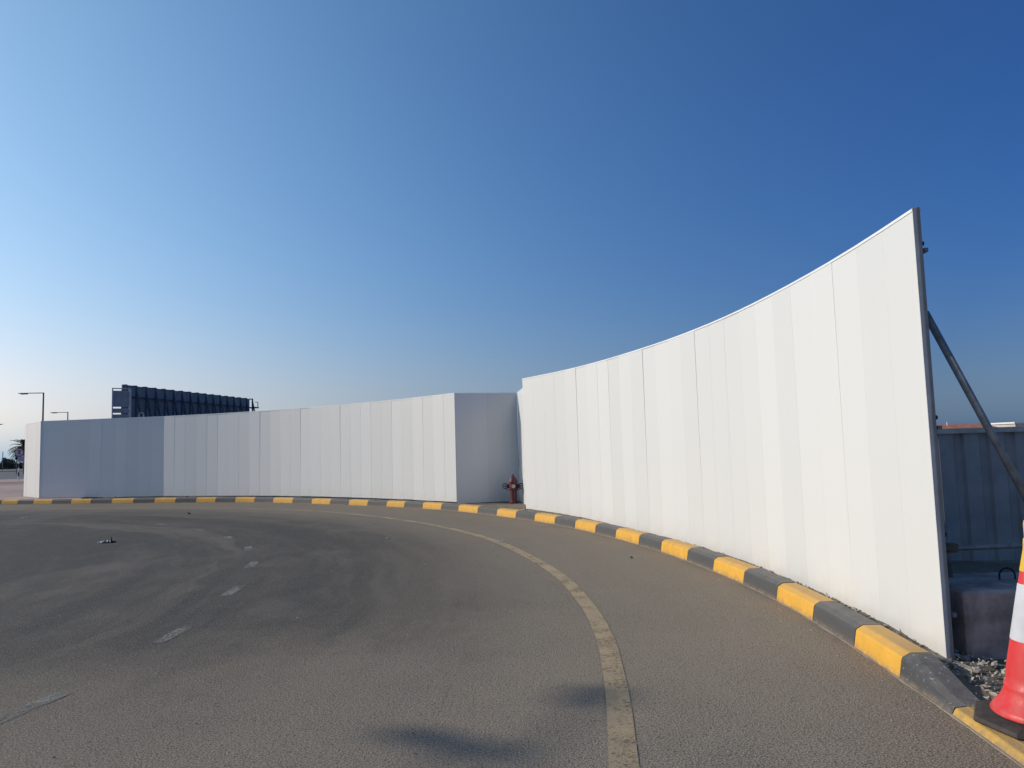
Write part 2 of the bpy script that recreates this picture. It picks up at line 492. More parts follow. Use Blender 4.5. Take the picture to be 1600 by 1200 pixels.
class Curve:
    """polyline with arc length, smoothed by Catmull-Rom subdivision"""
    def __init__(s, pts, sub=6):
        P = [Vector(p) for p in pts]
        Q = []
        for i in range(len(P) - 1):
            a = P[i - 1] if i else P[0] * 2 - P[1]
            b, c = P[i], P[i + 1]
            d = P[i + 2] if i + 2 < len(P) else P[-1] * 2 - P[-2]
            for k in range(sub):
                t = k / sub
                Q.append(.5 * ((2 * b) + (c - a) * t + (2 * a - 5 * b + 4 * c - d) * t * t + (-a + 3 * b - 3 * c + d) * t ** 3))
        Q.append(P[-1])
        s.Q = np.array([tuple(q) for q in Q])
        s.s = np.r_[0, np.cumsum(np.linalg.norm(np.diff(s.Q, axis=0), axis=1))]
        s.L = float(s.s[-1])
    def at(s, t):
        if t > s.L:
            d = s.Q[-1] - s.Q[-2]; d /= np.linalg.norm(d)
            p = s.Q[-1] + d * (t - s.L)
            return Vector((float(p[0]), float(p[1])))
        if t < 0:
            d = s.Q[0] - s.Q[1]; d /= np.linalg.norm(d)
            p = s.Q[0] - d * t
            return Vector((float(p[0]), float(p[1])))
        return Vector((float(np.interp(t, s.s, s.Q[:, 0])), float(np.interp(t, s.s, s.Q[:, 1]))))
    def tan(s, t, h=.15):
        return (s.at(t + h) - s.at(t - h)).normalized()
    def out(s, t):
        """unit vector to the left of travel: away from the road"""
        d = s.tan(t)
        return Vector((-d.y, d.x))
    def off(s, t, o):
        return s.at(t) + s.out(t) * o
    def near(s, x, y):
        i = int(np.argmin((s.Q[:, 0] - x) ** 2 + (s.Q[:, 1] - y) ** 2))
        return float(s.s[i])

KC = Curve(KERB)

# ------------------------------------------------------------------ ground and road
def sheet(name, x0, x1, y0, y1, z, mat, n=1, **k):
    bm = bmesh.new()
    g = [[bm.verts.new((x0 + (x1 - x0) * i / n, y0 + (y1 - y0) * j / n, z)) for j in range(n + 1)] for i in range(n + 1)]
    for i in range(n):
        for j in range(n):
            bm.faces.new((g[i][j], g[i + 1][j], g[i + 1][j + 1], g[i][j + 1]))
    return obj(name, bm, mat, **k)

ground = sheet('ground', -2500, 2500, -2500, 2500, -0.03, M_SAND, 8, kind='structure')

def signed_dist(X, Y):
    """distance to the kerb line, positive on the road side, and the run along it"""
    P = np.stack([X, Y], -1)
    A = KC.Q[:-1:2]; B = KC.Q[2::2]
    n = min(len(A), len(B)); A = A[:n]; B = B[:n]
    S = KC.s[:-1:2][:n]
    best = np.full(P.shape[0], 1e9); sg = np.ones(P.shape[0]); run = np.zeros(P.shape[0])
    for a, b, s0 in zip(A, B, S):
        d = b - a; L2 = d @ d
        t = np.clip(((P - a) @ d) / L2, 0, 1)
        q = a + t[:, None] * d
        D = np.linalg.norm(P - q, axis=1)
        m_ = D < best
        best[m_] = D[m_]
        cr = d[0] * (P[:, 1] - a[1]) - d[1] * (P[:, 0] - a[0])
        sg[m_] = np.where(cr[m_] > 0, -1, 1)
        run[m_] = s0 + t[m_] * math.sqrt(L2)
    return best * sg, run

def build_road():
    step = .25
    xs = np.arange(-40, 3.6, step); ys = np.arange(-9, 32.5, step)
    X, Y = np.meshgrid(xs, ys, indexing='ij')
    d, run = signed_dist(X.ravel(), Y.ravel())
    idx = np.full(X.size, -1); verts = []; faces = []
    D = d.reshape(X.shape)
    ny = len(ys)
    for i in range(len(xs) - 1):
        for j in range(ny - 1):
            q = (i * ny + j, (i + 1) * ny + j, (i + 1) * ny + j + 1, i * ny + j + 1)
            if max(d[k] for k in q) < -0.02: continue
            f = []
            for k in q:
                if idx[k] < 0:
                    idx[k] = len(verts); verts.append(k)
                f.append(int(idx[k]))
            faces.append(f)
    Xr, Yr = X.ravel(), Y.ravel()
    me = bpy.data.meshes.new('road')
    me.from_pydata([(float(Xr[k]), float(Yr[k]), 0.0) for k in verts], [], faces)
    a = me.attributes.new('kerb_distance', 'FLOAT', 'POINT')
    a.data.foreach_set('value', [float(d[k]) for k in verts])
    b = me.attributes.new('kerb_run', 'FLOAT', 'POINT')
    b.data.foreach_set('value', [float(run[k]) for k in verts])
    return link_mesh('road', me, M_ASPHALT, kind='structure')
road = build_road()

# the road goes on behind the camera and to the left
bm = bmesh.new()
for (x0, x1, y0, y1) in ((-140, -40, -9, 31.2), (-140, 1.2, -90, -9)):
    bm.faces.new([bm.verts.new(p) for p in ((x0, y0, 0), (x1, y0, 0), (x1, y1, 0), (x0, y1, 0))])
obj('road', bm, M_ASPHALT, kind='structure')

# yellow edge line (a ribbon 0.15 wide), worn
LINE = [(-40, 28.6), (-30, 27.2), (-22, 25.75), (-17.22, 24.81), (-14.71, 24.25), (-12.3, 23.65), (-9.99, 22.92), (-7.65, 21.86), (-6.35, 21.0), (-4.73, 19.6), (-3.14, 17.75), (-2.2, 16.42), (-1.38, 15.02), (-.6, 13.35), (-.07, 11.8), (.48, 9.45), (.68, 7.63), (.71, 6.29), (.66, 5.41), (.6, 4.69), (.50, 3.79), (.38, 2.6), (.2, 1.0), (.0, -1.0), (-.4, -4), (-1, -8)]
LC = Curve(LINE, 8)
bm = bmesh.new()
prev = None
k = 0
while k * .2 < LC.L:
    s_ = k * .2
    p = LC.off(s_, -.075); q = LC.off(s_, .075)
    cur = (bm.verts.new((p.x, p.y, .004)), bm.verts.new((q.x, q.y, .004)))
    if prev: bm.faces.new((prev[0], cur[0], cur[1], prev[1]))
    prev = cur; k += 1
obj('edge_line', bm, M_EDGE, road)

# broken white lane line
DASHES = [((-3.27, 4.55), (-3.14, 5.22)), ((-3.13, 6.5), (-3.10, 7.12)), ((-3.33, 8.55), (-3.38, 9.16)), ((-3.79, 10.55), (-3.90, 11.15)), ((-4.45, 12.4), (-4.68, 13.0)), ((-5.45, 14.2), (-5.72, 14.72)), ((-6.72, 15.9), (-7.08, 16.35)), ((-8.15, 17.4), (-8.6, 17.8)), ((-9.75, 18.75), (-10.3, 19.1)), ((-11.65, 19.8), (-12.3, 20.1)), ((-13.7, 20.7), (-14.4, 20.95)), ((-3.45, 2.7), (-3.38, 3.4)), ((-3.7, .8), (-3.6, 1.5))]
for a, b in DASHES:
    a, b = Vector(a), Vector(b)
    d = (b - a).normalized(); n = Vector((-d.y, d.x)) * .065
    bm = bmesh.new()
    N = 5
    L = []; R_ = []
    for i in range(N + 1):
        p = a.lerp(b, i / N)
        L.append(bm.verts.new((p.x + n.x, p.y + n.y, .004))); R_.append(bm.verts.new((p.x - n.x, p.y - n.y, .004)))
    for i in range(N): bm.faces.new((L[i], R_[i], R_[i + 1], L[i + 1]))
    obj('lane_dash', bm, M_DASH, road)

# ------------------------------------------------------------------ kerb
SB = [21.27, 22.01, 22.74, 23.58, 24.44, 25.31, 26.2, 27.12, 28.0, 28.86, 29.7, 30.49, 31.3, 32.13, 32.98, 33.9, 34.82, 35.7, 36.55, 37.38, 38.2, 38.97, 39.75, 40.57, 41.34, 42.23, 43.13, 44.0, 44.8, 45.7, 46.59, 47.48, 48.33, 49.24, 50.04, 50.97, 51.82, 52.7, 53.58, 54.45, 55.3, 56.06, 56.93]
sc_ = 1.0
SEND = KC.near(2.50, 5.02)        # where the full height kerb ends
SLOW = KC.near(2.455, 4.33)       # where the dropped kerb begins
off = SEND - 56.06
SB = [s_ + off for s_ in SB[:-1]]
SB = [SB[0] - .86 * k for k in range(24, 0, -1)] + SB
KH, KHL = .17, .05

def kerb_section(h, wf=1.0):
    # (outward, z): slightly battered face, broad chamfer, flat top
    f = h / KH
    return [(0.0, -.06), (0.0, 0.0), (.022 * wf, .125 * f), (.030 * wf, .142 * f), (.075 * wf, h - .003), (.088 * wf, h), (.205, h), (.212, h - .006), (.212, -.06)]

def kerb_stone(s0, s1, mat, h0=KH, h1=KH, n=4, gap=.010, parent=None, **k):
    bm = bmesh.new()
    rings = []
    jit = (random.uniform(-.004, .004), random.uniform(-.004, .004))
    for i in range(n + 1):
        t = i / n
        s_ = s0 + gap / 2 + (s1 - s0 - gap) * t
        tt = t * t * (3 - 2 * t) if h0 != h1 else t
        h = h0 + (h1 - h0) * tt
        ring = []
        for (o, z) in kerb_section(h):
            p = KC.off(s_, o + jit[0])
            ring.append(bm.verts.new((p.x, p.y, z + (jit[1] if z > .1 else 0))))
        rings.append(ring)
    for A, B in zip(rings, rings[1:]):
        for i in range(len(A) - 1):
            bm.faces.new((A[i], A[i + 1], B[i + 1], B[i]))
    bm.faces.new(rings[0]); bm.faces.new(rings[-1][::-1])
    return obj('kerb_stone', bm, mat, parent, **k)

# concrete bedding the stones stand in
bm = bmesh.new()
prev = None
s_ = 0.0
while s_ < KC.L:
    a = KC.off(s_, -.012 - .02 * mnoise.noise(Vector((s_ * 3, 0, 0)))); b = KC.off(s_, .30)
    cur = [bm.verts.new((a.x, a.y, -.02)), bm.verts.new((a.x, a.y, .006)), bm.verts.new((b.x, b.y, .012)), bm.verts.new((b.x, b.y, -.02))]
    if prev:
        for i in range(3): bm.faces.new((prev[i], prev[i + 1], cur[i + 1], cur[i]))
    prev = cur; s_ += .2
kerb = obj('kerb', bm, M_CONC, kind='structure')
for i in range(len(SB) - 1):
    # the last full stone before the dropped one is yellow
    yellow = (len(SB) - 2 - i) % 2 == 0
    kerb_stone(SB[i], SB[i + 1], M_KY if yellow else M_KB, parent=kerb)
kerb_stone(SB[-1], SLOW, M_KBW, KH, KHL, 8, parent=kerb, label='scuffed black transition stone sloping down to the dropped kerb')
s_ = SLOW
for i in range(9):
    kerb_stone(s_, s_ + .86, M_KYL if i % 2 == 0 else M_KB, KHL, KHL, parent=kerb)
    s_ += .86

# ------------------------------------------------------------------ verge, pavement, far road
def strip(name, s0, s1, prof, mat, step=.25, rough=0.0, **k):
    """strip along the kerb; prof(s) gives [(offset, z), ...]"""
    bm = bmesh.new()
    prev = None
    s_ = s0
    while s_ <= s1:
        cur = []
        for (o, z) in prof(s_):
            p = KC.off(s_, o)
            cur.append(bm.verts.new((p.x, p.y, z + rough * mnoise.noise(Vector((p.x * 5, p.y * 5, 0))))))
        if prev:
            for i in range(len(cur) - 1): bm.faces.new((prev[i], prev[i + 1], cur[i + 1], cur[i]))
        prev = cur; s_ += step
    return obj(name, bm, mat, smooth=True, **k)

S_REC = KC.near(-.2, 17.0)
S_NEAR = KC.near(1.3, 13.8)
def vz(s_):
    # level with the kerb by the recess, sunk behind it further on
    t = min(1, max(0, (s_ - S_REC) / (S_NEAR - S_REC)))
    z = .145 + (.075 - .145) * t
    t2 = min(1, max(0, (s_ - SEND + 1.0) / 1.0))
    return z + (.035 - .075) * t2 if t >= 1 else z
strip('verge', KC.near(-16, 26.7), KC.L - .3, lambda s_: [(.205, vz(s_) - .01), (.26, vz(s_)), (.5, vz(s_)), (.8, vz(s_) * .8), (1.2, vz(s_) * .8), (2.2, vz(s_) * .6), (4.5, -.02)], M_VERGE, .15, .018, kind='structure')

bm = bmesh.new()
prev = None
s_ = 0.0
while s_ < KC.near(-15.6, 26.6):
    a = KC.off(s_, .212)
    cur = (bm.verts.new((a.x, a.y, .15)), bm.verts.new((a.x - .42 * (61 - a.y), 61, .12)))
    if prev: bm.faces.new((prev[0], cur[0], cur[1], prev[1]))
    prev = cur; s_ += .3
bm.verts.ensure_lookup_table()
bm.faces.new([bm.verts[0], bm.verts[1], bm.verts.new((-140, 61, .12)), bm.verts.new((-140, 31.5, .12))])
obj('pavement', bm, M_PAVE, kind='structure')
sheet('road', -260, 20, 61.2, 112, -0.005, M_FARROAD, 2, kind='structure')
bm = bmesh.new()
add_box(bm, (-260, 61.0, -.1), (-16, 61.2, .15))
add_box(bm, (-260, 112, -.1), (20, 112.4, .18))
add_box(bm, (-190, 86, -.1), (-74, 89, .14))
obj('kerb', bm, simple('pale_far_kerb', (.50, .47, .42), .9), kind='structure')

# ------------------------------------------------------------------ white site hoarding
PW = .5
def panel_mesh(name, w, h, th=.05):
    """a pressed sheet panel: flat face, folded edges that leave a narrow joint"""
    bm = bmesh.new()
    g, r_ = .0003, .0022
    xs = [g, g, g + r_, w - g - r_, w - g, w - g]
    ys = [th, .0016, 0, 0, .0016, th]
    lo = [bm.verts.new((x, y, 0)) for x, y in zip(xs, ys)]
    hi = [bm.verts.new((x, y, h)) for x, y in zip(xs, ys)]
    for i in range(5): bm.faces.new((lo[i], lo[i + 1], hi[i + 1], hi[i]))
    bm.faces.new((lo[5], lo[0], hi[0], hi[5]))
    bm.faces.new(lo); bm.faces.new(hi[::-1])
    me = bpy.data.meshes.new(name)
    bmesh.ops.recalc_face_normals(bm, faces=bm.faces)
    bm.to_mesh(me); bm.free()
    me.materials.append(M_PANEL)
    return me

def cap_rail(pts, z, parent, mat=M_CAP):
    """U-shaped flashing over the panel tops"""
    sec = [(-.006, -.014), (-.006, .006), (.060, .006), (.060, -.014)]
    bm = bmesh.new()
    prev = None
    for i, p in enumerate(pts):
        a = pts[max(0, i - 1)]; b = pts[min(len(pts) - 1, i + 1)]
        d = (b - a).normalized(); n = Vector((-d.y, d.x))
        cur = [bm.verts.new((p.x + n.x * o, p.y + n.y * o, z + h)) for o, h in sec]
        if prev:
            for k in range(4): bm.faces.new((prev[k], prev[(k + 1) % 4], cur[(k + 1) % 4], cur[k]))
        else: bm.faces.new(cur[::-1])
        prev = cur
    bm.faces.new(prev)
    return obj('cap_rail', bm, mat, parent)

def hoarding(name, pts, zb, zt, yaw_amp, posts=True, brace=True, **k):
    """pts: Vector list at PW spacing; panels front faces look to the right of travel (the road side)"""
    base = pts[0]
    root = empty(name, (base.x, base.y, 0), 0, **k)
    inv = Vector((base.x, base.y, 0))
    me_cache = {}
    for i in range(len(pts) - 1):
        a, b = pts[i], pts[i + 1]
        w = (b - a).length
        key = round(w, 3)
        h = zt - zb
        if key not in me_cache: me_cache[key] = panel_mesh('panel', key, h)
        o = link_mesh('panel', me_cache[key], None, root)
        d = (b - a).normalized()
        yaw = math.atan2(d.y, d.x) + math.radians(random.gauss(0, yaw_amp))
        o.rotation_euler = (math.radians(random.gauss(0, .06)), 0, yaw)
        o.location = (a.x - base.x, a.y - base.y, zb + random.uniform(-.004, .004))
    rel = [p - base for p in pts]
    cap_rail(rel, zt, root)
    # back structure: horizontal rails and posts
    for hz in (.35, .5 * (zt + zb), zt - .3):
        bm = bmesh.new()
        for i in range(len(rel) - 1):
            a, b = rel[i], rel[i + 1]
            d = (b - a).normalized(); n = Vector((-d.y, d.x))
            P = a + n * .075; Q = b + n * .075
            add_tube(bm, (P.x, P.y, hz), (Q.x, Q.y, hz), .02, 4)
        obj('back_rail', bm, M_STEEL, root)
    if posts:
        i = 0
        while i < len(rel):
            a = rel[i]
            j = min(i, len(rel) - 2)
            d = (rel[j + 1] - rel[j]).normalized(); n = Vector((-d.y, d.x))
            P = a + n * .125
            bm = bmesh.new()
            add_tube(bm, (P.x, P.y, 0.0), (P.x, P.y, zt - .1), .03, 8)
            obj('back_post', bm, M_STEEL, root)
            if brace and i > 0:
                bm = bmesh.new()
                Q = a + n * 1.15
                add_tube(bm, (P.x, P.y, zt - .75), (Q.x, Q.y, .05), .028, 8)
                obj('brace', bm, M_GALV, root)
            i += 6
    return root

def smooth_resample(P, ds, sigma, fromend=False):
    P = np.array(P, float)
    s_ = np.r_[0, np.cumsum(np.linalg.norm(np.diff(P, axis=0), axis=1))]
    t = np.linspace(0, s_[-1], int(s_[-1] / .1) + 1)
    R = np.c_[np.interp(t, s_, P[:, 0]), np.interp(t, s_, P[:, 1])]
    w = int(3 * sigma / .1)
    kk = np.exp(-.5 * (np.arange(-w, w + 1) * .1 / sigma) ** 2); kk /= kk.sum()
    a = R[0] + (R[0] - R[10]) / 10 * np.arange(w, 0, -1)[:, None]
    b = R[-1] + (R[-1] - R[-11]) / 10 * np.arange(1, w + 1)[:, None]
    F = np.vstack([a, R, b])
    S = np.c_[np.convolve(F[:, 0], kk, 'valid'), np.convolve(F[:, 1], kk, 'valid')]
    ss = np.r_[0, np.cumsum(np.linalg.norm(np.diff(S, axis=0), axis=1))]
    n = int(round(ss[-1] / ds))
    t = np.linspace(0, ss[-1], n + 1)
    return [Vector((float(np.interp(v, ss, S[:, 0])), float(np.interp(v, ss, S[:, 1])))) for v in t]

NEARW = [(.25, 17.79), (.90, 16.60), (1.47, 15.31), (1.97, 13.79), (2.40, 12.21), (2.55, 11.55), (2.71, 10.68), (2.82, 9.96), (2.90, 9.29), (2.97, 8.21), (2.99, 7.72), (3.0, 7.26), (3.005, 6.77), (3.0, 6.25), (2.975, 5.74), (2.94, 5.22)]
near_pts = smooth_resample(NEARW, PW, .55)
ZT = 3.23
near_h = hoarding('hoarding', near_pts, .065, ZT, .02, brace=False, label='tall curved white site hoarding with an open end beside the cone', cat='hoarding', group='white hoardings round the building site')
# end trims of the near hoarding: panel edge, then a steel angle
e = near_pts[-1]; d = (near_pts[-1] - near_pts[-2]).normalized(); n = Vector((-d.y, d.x))
def trim(o0, o1, along0, along1, z0, z1, mat, name, parent, e=e, d=d, n=n, base=near_pts[0]):
    bm = bmesh.new()
    c = []
    for (al, o) in ((along0, o0), (along1, o0), (along1, o1), (along0, o1)):
        p = e + d * al + n * o - base
        c.append(p)
    lo = [bm.verts.new((p.x, p.y, z0)) for p in c]; hi = [bm.verts.new((p.x, p.y, z1)) for p in c]
    for i in range(4): bm.faces.new((lo[i], lo[(i + 1) % 4], hi[(i + 1) % 4], hi[i]))
    bm.faces.new(lo[::-1]); bm.faces.new(hi)
    return obj(name, bm, mat, parent)
trim(-.004, .022, .0005, .006, .06, ZT + .01, simple('edge_flashing_grey', (.55, .53, .51), .5), 'end_flashing', near_h)
trim(.023, .046, .0005, .010, .055, ZT + .012, simple('edge_core_grey', (.26, .25, .245), .6), 'end_channel', near_h)
# screw heads on the end post
for z in (.9, 1.72, 2.98):
    bm = bmesh.new()
    p = e + n * .046 - d * .02 - near_pts[0]
    add_tube(bm, (p.x, p.y, z), (p.x + n.x * .022, p.y + n.y * .022, z), .016, 6)
    obj('bolt', bm, M_DARKST, near_h)

# the far hoarding, left to right
FARW = [(-18.1, 28.27), (-12.95, 27.32)]
FARW2 = [(-12.95, 27.32), (-10.6, 26.50), (-8.65, 25.62), (-6.75, 24.48), (-4.55, 22.82), (-3.1, 21.55), (-1.57, 19.9)]
fp1 = [Vector(FARW[0]).lerp(Vector(FARW[1]), i / 10) for i in range(11)]
fp2 = smooth_resample(FARW2, PW, .5)
dlt = fp1[-1] - fp2[0]
far_pts = fp1 + fp2[1:]
ZF = 3.09
far_h = hoarding('hoarding', far_pts, .16, ZF, .05, posts=True, brace=False, label='long white hoarding curving across the far side of the road, grey at its left half', cat='hoarding', group='white hoardings round the building site')
# far end return at the left, turned towards the sun
lr = [Vector((-19.95, 30.1)), Vector((-18.135, 28.28))]
lrp = [lr[0].lerp(lr[1], i / 6) for i in range(7)]
hoarding('hoarding', lrp, .16, ZF, .5, posts=False, label='short sunlit end return of the far hoarding at the left, beside the pink pavement', cat='hoarding', group='white hoardings round the building site')
# recess behind the hydrant
rp = [Vector((-1.545, 19.92)).lerp(Vector((.12, 20.42)), i / 4) for i in range(5)]
hoarding('hoarding', rp, .12, ZF, .1, posts=False, label='shaded grey-looking hoarding panel run behind the fire hydrant', cat='hoarding', group='white hoardings round the building site')
rr = [Vector((.135, 20.40)).lerp(Vector((.36, 17.95)), i / 5) for i in range(6)]
hoarding('hoarding', rr, .10, ZF, .1, posts=False, label='narrow hoarding return seen edge-on between the hydrant recess and the near hoarding', cat='hoarding', group='white hoardings round the building site')
# corner trims where runs meet
bm = bmesh.new(); add_box(bm, (-.03, -.03, .15), (.03, .03, ZF + .014)); o = obj('corner_post', bm, M_CAP, far_h); o.location = (-.02, .01, 0); o.rotation_euler = (0, 0, .6)

# ------------------------------------------------------------------ raking brace, weights and tubes behind the open end
def copy_tree(o, parent=None):
    c = o.copy(); COL.objects.link(c); c.parent = parent
    for ch in [x for x in list(bpy.data.objects) if x.parent == o]:
        copy_tree(ch, c)
    return c

br = empty('raking_brace', (3.93, 5.36, .55), 0, label='long grey tube propping the open end of the near hoarding', cat='brace')
bm = bmesh.new(); add_tube(bm, (0, 0, .03), (-.865, .02, 1.95), .027, 14); obj('tube', bm, M_GALV, br, smooth=True)
bm = bmesh.new(); add_box(bm, (-.09, -.09, 0), (.09, .09, .012)); obj('foot_plate', bm, M_GALV, br)
bm = bmesh.new(); add_box(bm, (-.905, -.022, 1.91), (-.875, .022, 1.98)); add_tube(bm, (-.885, -.035, 1.945), (-.885, .035, 1.945), .010, 8); obj('head_bracket', bm, M_DARKST, br)

def conc_block(loc, rz, label):
    t = empty('concrete_block', loc, rz, label=label, cat='concrete block', group='concrete counterweights behind the hoarding')
    bm = bmesh.new()
    add_box(bm, (0, 0, 0), (1.25, .72, .50), .022)
    bmesh.ops.subdivide_edges(bm, edges=bm.edges[:], cuts=3, use_grid_fill=True)
    for v in bm.verts:
        v.co += Vector(v.co).normalized() * .008 * mnoise.noise(v.co * 5 + Vector(loc))
    obj('block_body', bm, M_BLOCK, t)
    return t
b1 = conc_block((3.13, 5.28, -.005), -.03, 'dark concrete counterweight block beside the open end of the near hoarding')
# lifting loop
bm = bmesh.new()
pts = []
for i in range(11):
    a = PI * i / 10
    pts.append((.55 + .058 * math.cos(a), .40, .50 + .030 + .055 * math.sin(a)))
pts = [(pts[0][0], .40, .48)] + pts + [(pts[-1][0], .40, .48)]
add_path_tube(bm, pts, .007, 8)
obj('lifting_loop', bm, M_BLACK, b1, smooth=True)
conc_block((3.16, 8.3, -.01), .04, 'second concrete block further back between the near hoarding and the slate fence')

# scaffold tubes
st = empty('scaffold_rail', (3.36, 5.84, .495), 0, label='upright and level scaffold tubes clamped behind the concrete block', cat='scaffold tube')
bm = bmesh.new(); add_tube(bm, (0, 0, 0), (0, 0, .40), .0242, 14); obj('upright_tube', bm, M_GALV, st, smooth=True)
bm = bmesh.new(); add_tube(bm, (-.28, -.052, .222), (1.9, -.052, .245), .0215, 14); obj('level_tube', bm, M_GALV, st, smooth=True)
bm = bmesh.new(); add_box(bm, (-.04, -.085, .195), (.04, .03, .262), .008); add_tube(bm, (.045, -.03, .23), (.075, -.03, .23), .012, 6); obj('coupler', bm, simple('rusty_coupler', (.20, .15, .09), .7, .4, .3, 30), st)

# slate fence beyond
fr = empty('sheet_fence', (4.2, 9.55, 0), math.atan2(-1.4, 10), label='slate grey corrugated sheet fence with pale top rail behind the hoarding', cat='fence')
def corr_mesh():
    bm = bmesh.new()
    prof = []
    x = 0
    while x < 1.19:
        prof += [(x, 0), (x + .17, 0), (x + .20, .035), (x + .27, .035)]
        x += .30
    prof.append((1.2, 0))
    lo = [bm.verts.new((a, b, 0)) for a, b in prof]; hi = [bm.verts.new((a, b, 1.60)) for a, b in prof]
    for i in range(len(prof) - 1): bm.faces.new((lo[i], lo[i + 1], hi[i + 1], hi[i]))
    me = bpy.data.meshes.new('fence_sheet'); bm.to_mesh(me); bm.free()
    me.materials.append(M_FENCE)
    return me
cm = corr_mesh()
for i in range(11):
    o = link_mesh('fence_sheet', cm, None, fr); o.location = (i * 1.203, random.uniform(-.004, .004), .02)
bm = bmesh.new(); add_box(bm, (0, -.035, 1.605), (13.2, .06, 1.668)); obj('top_rail', bm, M_RAIL, fr)
for i in range(6):
    bm = bmesh.new(); add_box(bm, (i * 2.4 + .02, .07, 0), (i * 2.4 + .08, .13, 1.6)); obj('fence_post', bm, M_STEEL, fr)

# ------------------------------------------------------------------ traffic cone
cn = empty('traffic_cone', (2.785, 4.05, .052), .2, label='tall red and white traffic cone with a yellow top on a black rubber base', cat='traffic cone')
bm = bmesh.new()
add_lathe(bm, [(.345, 0), (.355, .012), (.345, .030), (.315, .040), (.26, .048), (.2, .052)], 8, ph=PI / 8, bottom=True)
obj('rubber_base', bm, M_RUBBER, cn)
Z0 = .052
def cone_part(name, prof, mat, top=False):
    bm = bmesh.new(); add_lathe(bm, [(r, z - Z0) for r, z in prof], 48, top=top)
    return obj(name, bm, mat, cn, smooth=True)
cone_part('lower_body', [(.250, .105), (.252, .112), (.238, .135), (.205, .170), (.188, .205), (.180, .232), (.181, .245), (.176, .252), (.172, .258), (.168, .30), (.150, .40), (.1315, .493)], M_RED)
cone_part('reflective_sleeve', [(.134, .488), (.134, .492), (.079, .780), (.078, .784)], M_REFL)
cone_part('red_band', [(.0765, .780), (.0620, .852)], M_RED)
cone_part('yellow_top', [(.064, .850), (.0635, .856), (.040, .97), (.036, 1.02), (.030, 1.03), (.030, 1.10), (.026, 1.12), (.01, 1.125)], M_YCAP, top=True)

# ------------------------------------------------------------------ fire hydrant
hy = empty('fire_hydrant', (-.045, 19.62, .125), -.25, label='dark red fire hydrant with two handwheels in the shaded recess of the hoarding', cat='fire hydrant')
bm = bmesh.new()
add_lathe(bm, [(.135, 0), (.135, .03), (.10, .035), (.092, .05), (.092, .34), (.125, .345), (.125, .385), (.105, .39), (.105, .52), (.125, .525), (.125, .55), (.09, .56)], 20, bottom=True)
obj('barrel', bm, M_HYD, hy, smooth=False)
bm = bmesh.new()
add_lathe(bm, [(.118, .553), (.105, .60), (.07, .66), (.035, .695), (.026, .70), (.026, .735), (.018, .74)], 16)
obj('bonnet', bm, M_HYD, hy)
for sx in (-1, 1):
    bm = bmesh.new(); add_tube(bm, (0, -.0, .44), (sx * .165, -.0, .44), .048, 12); add_tube(bm, (sx * .14, 0, .44), (sx * .165, 0, .44), .062, 12)
    obj('side_outlet', bm, M_HYD, hy)
    bm = bmesh.new()
    c = (sx * .215, -.03, .44)
    add_torus(bm, c, .066, .011, 'Y', 22, 6)
    for a in (0, PI / 2):
        add_tube(bm, (c[0] - .066 * math.cos(a), c[1], c[2] - .066 * math.sin(a)), (c[0] + .066 * math.cos(a), c[1], c[2] + .066 * math.sin(a)), .006, 6)
    add_tube(bm, (c[0], c[1], c[2]), (sx * .165, 0, .44), .014, 8)
    obj('handwheel', bm, M_BLACK, hy, smooth=True)
    bm = bmesh.new(); add_path_tube(bm, [(sx * .18, -.02, .40), (sx * .17, -.03, .34), (sx * .13, -.04, .33)], .010, 6); obj('cap_chain', bm, M_BLACK, hy)
bm = bmesh.new(); add_tube(bm, (.02, -.08, .44), (.055, -.20, .44), .055, 14); obj('front_outlet', bm, M_HYD, hy)
bm = bmesh.new(); add_tube(bm, (.055, -.20, .44), (.066, -.235, .44), .050, 14); obj('outlet_cap', bm, M_BRASS, hy)
bm = bmesh.new()
for i in range(8):
    a = i * PI / 4
    add_tube(bm, (.113 * math.cos(a), .113 * math.sin(a), .33), (.113 * math.cos(a), .113 * math.sin(a), .40), .009, 6)
obj('flange_bolt', bm, M_BLACK, hy, kind='stuff')

# ------------------------------------------------------------------ rubble and gravel
ico = bmesh.new(); bmesh.ops.create_icosphere(ico, subdivisions=1, radius=1.0)
ICO_V = [v.co.copy() for v in ico.verts]; ICO_F = [[v.index for v in f.verts] for f in ico.faces]; ico.free()
def add_stone(V, F, x, y, z, r, flat=.5):
    R = Matrix.Rotation(random.uniform(0, 2 * PI), 3, 'Z') @ Matrix.Rotation(random.gauss(0, .45), 3, 'X') @ Matrix.Rotation(random.gauss(0, .45), 3, 'Y')
    sx, sy, sz = r * random.uniform(.8, 1.5), r * random.uniform(.6, 1.0), r * flat * random.uniform(.5, 1.1)
    b = len(V)
    for v in ICO_V:
        q = Vector((v.x * sx, v.y * sy, v.z * sz)) * random.uniform(.72, 1.15)
        q = R @ q
        V.append((x + q.x, y + q.y, z + q.z))
    F += [[b + i for i in f] for f in ICO_F]
V, F = [], []
def wall_x(y): return float(np.interp(-y, [-p.y for p in near_pts], [p.x for p in near_pts]))
for i in range(1100):       # the heap by the open end
    s_ = SEND + random.uniform(-.9, 2.6)
    o = random.uniform(.23, 1.0) ** 1.0
    p = KC.off(s_, o)
    if p.x > 3.12 and p.y > 5.24: continue
    r = random.choice((.006, .008, .010, .014, .02)) * random.uniform(.7, 1.3)
    add_stone(V, F, p.x, p.y, .040 + .2 * r + max(0, .03 - abs(o - .5) * .06), r)
for i in range(70):
    s_ = SEND + random.uniform(-.5, 1.6); p = KC.off(s_, random.uniform(.32, .95))
    if p.x > 3.10 and p.y > 5.22: continue
    add_stone(V, F, p.x, p.y, .055, random.uniform(.022, .042), .45)
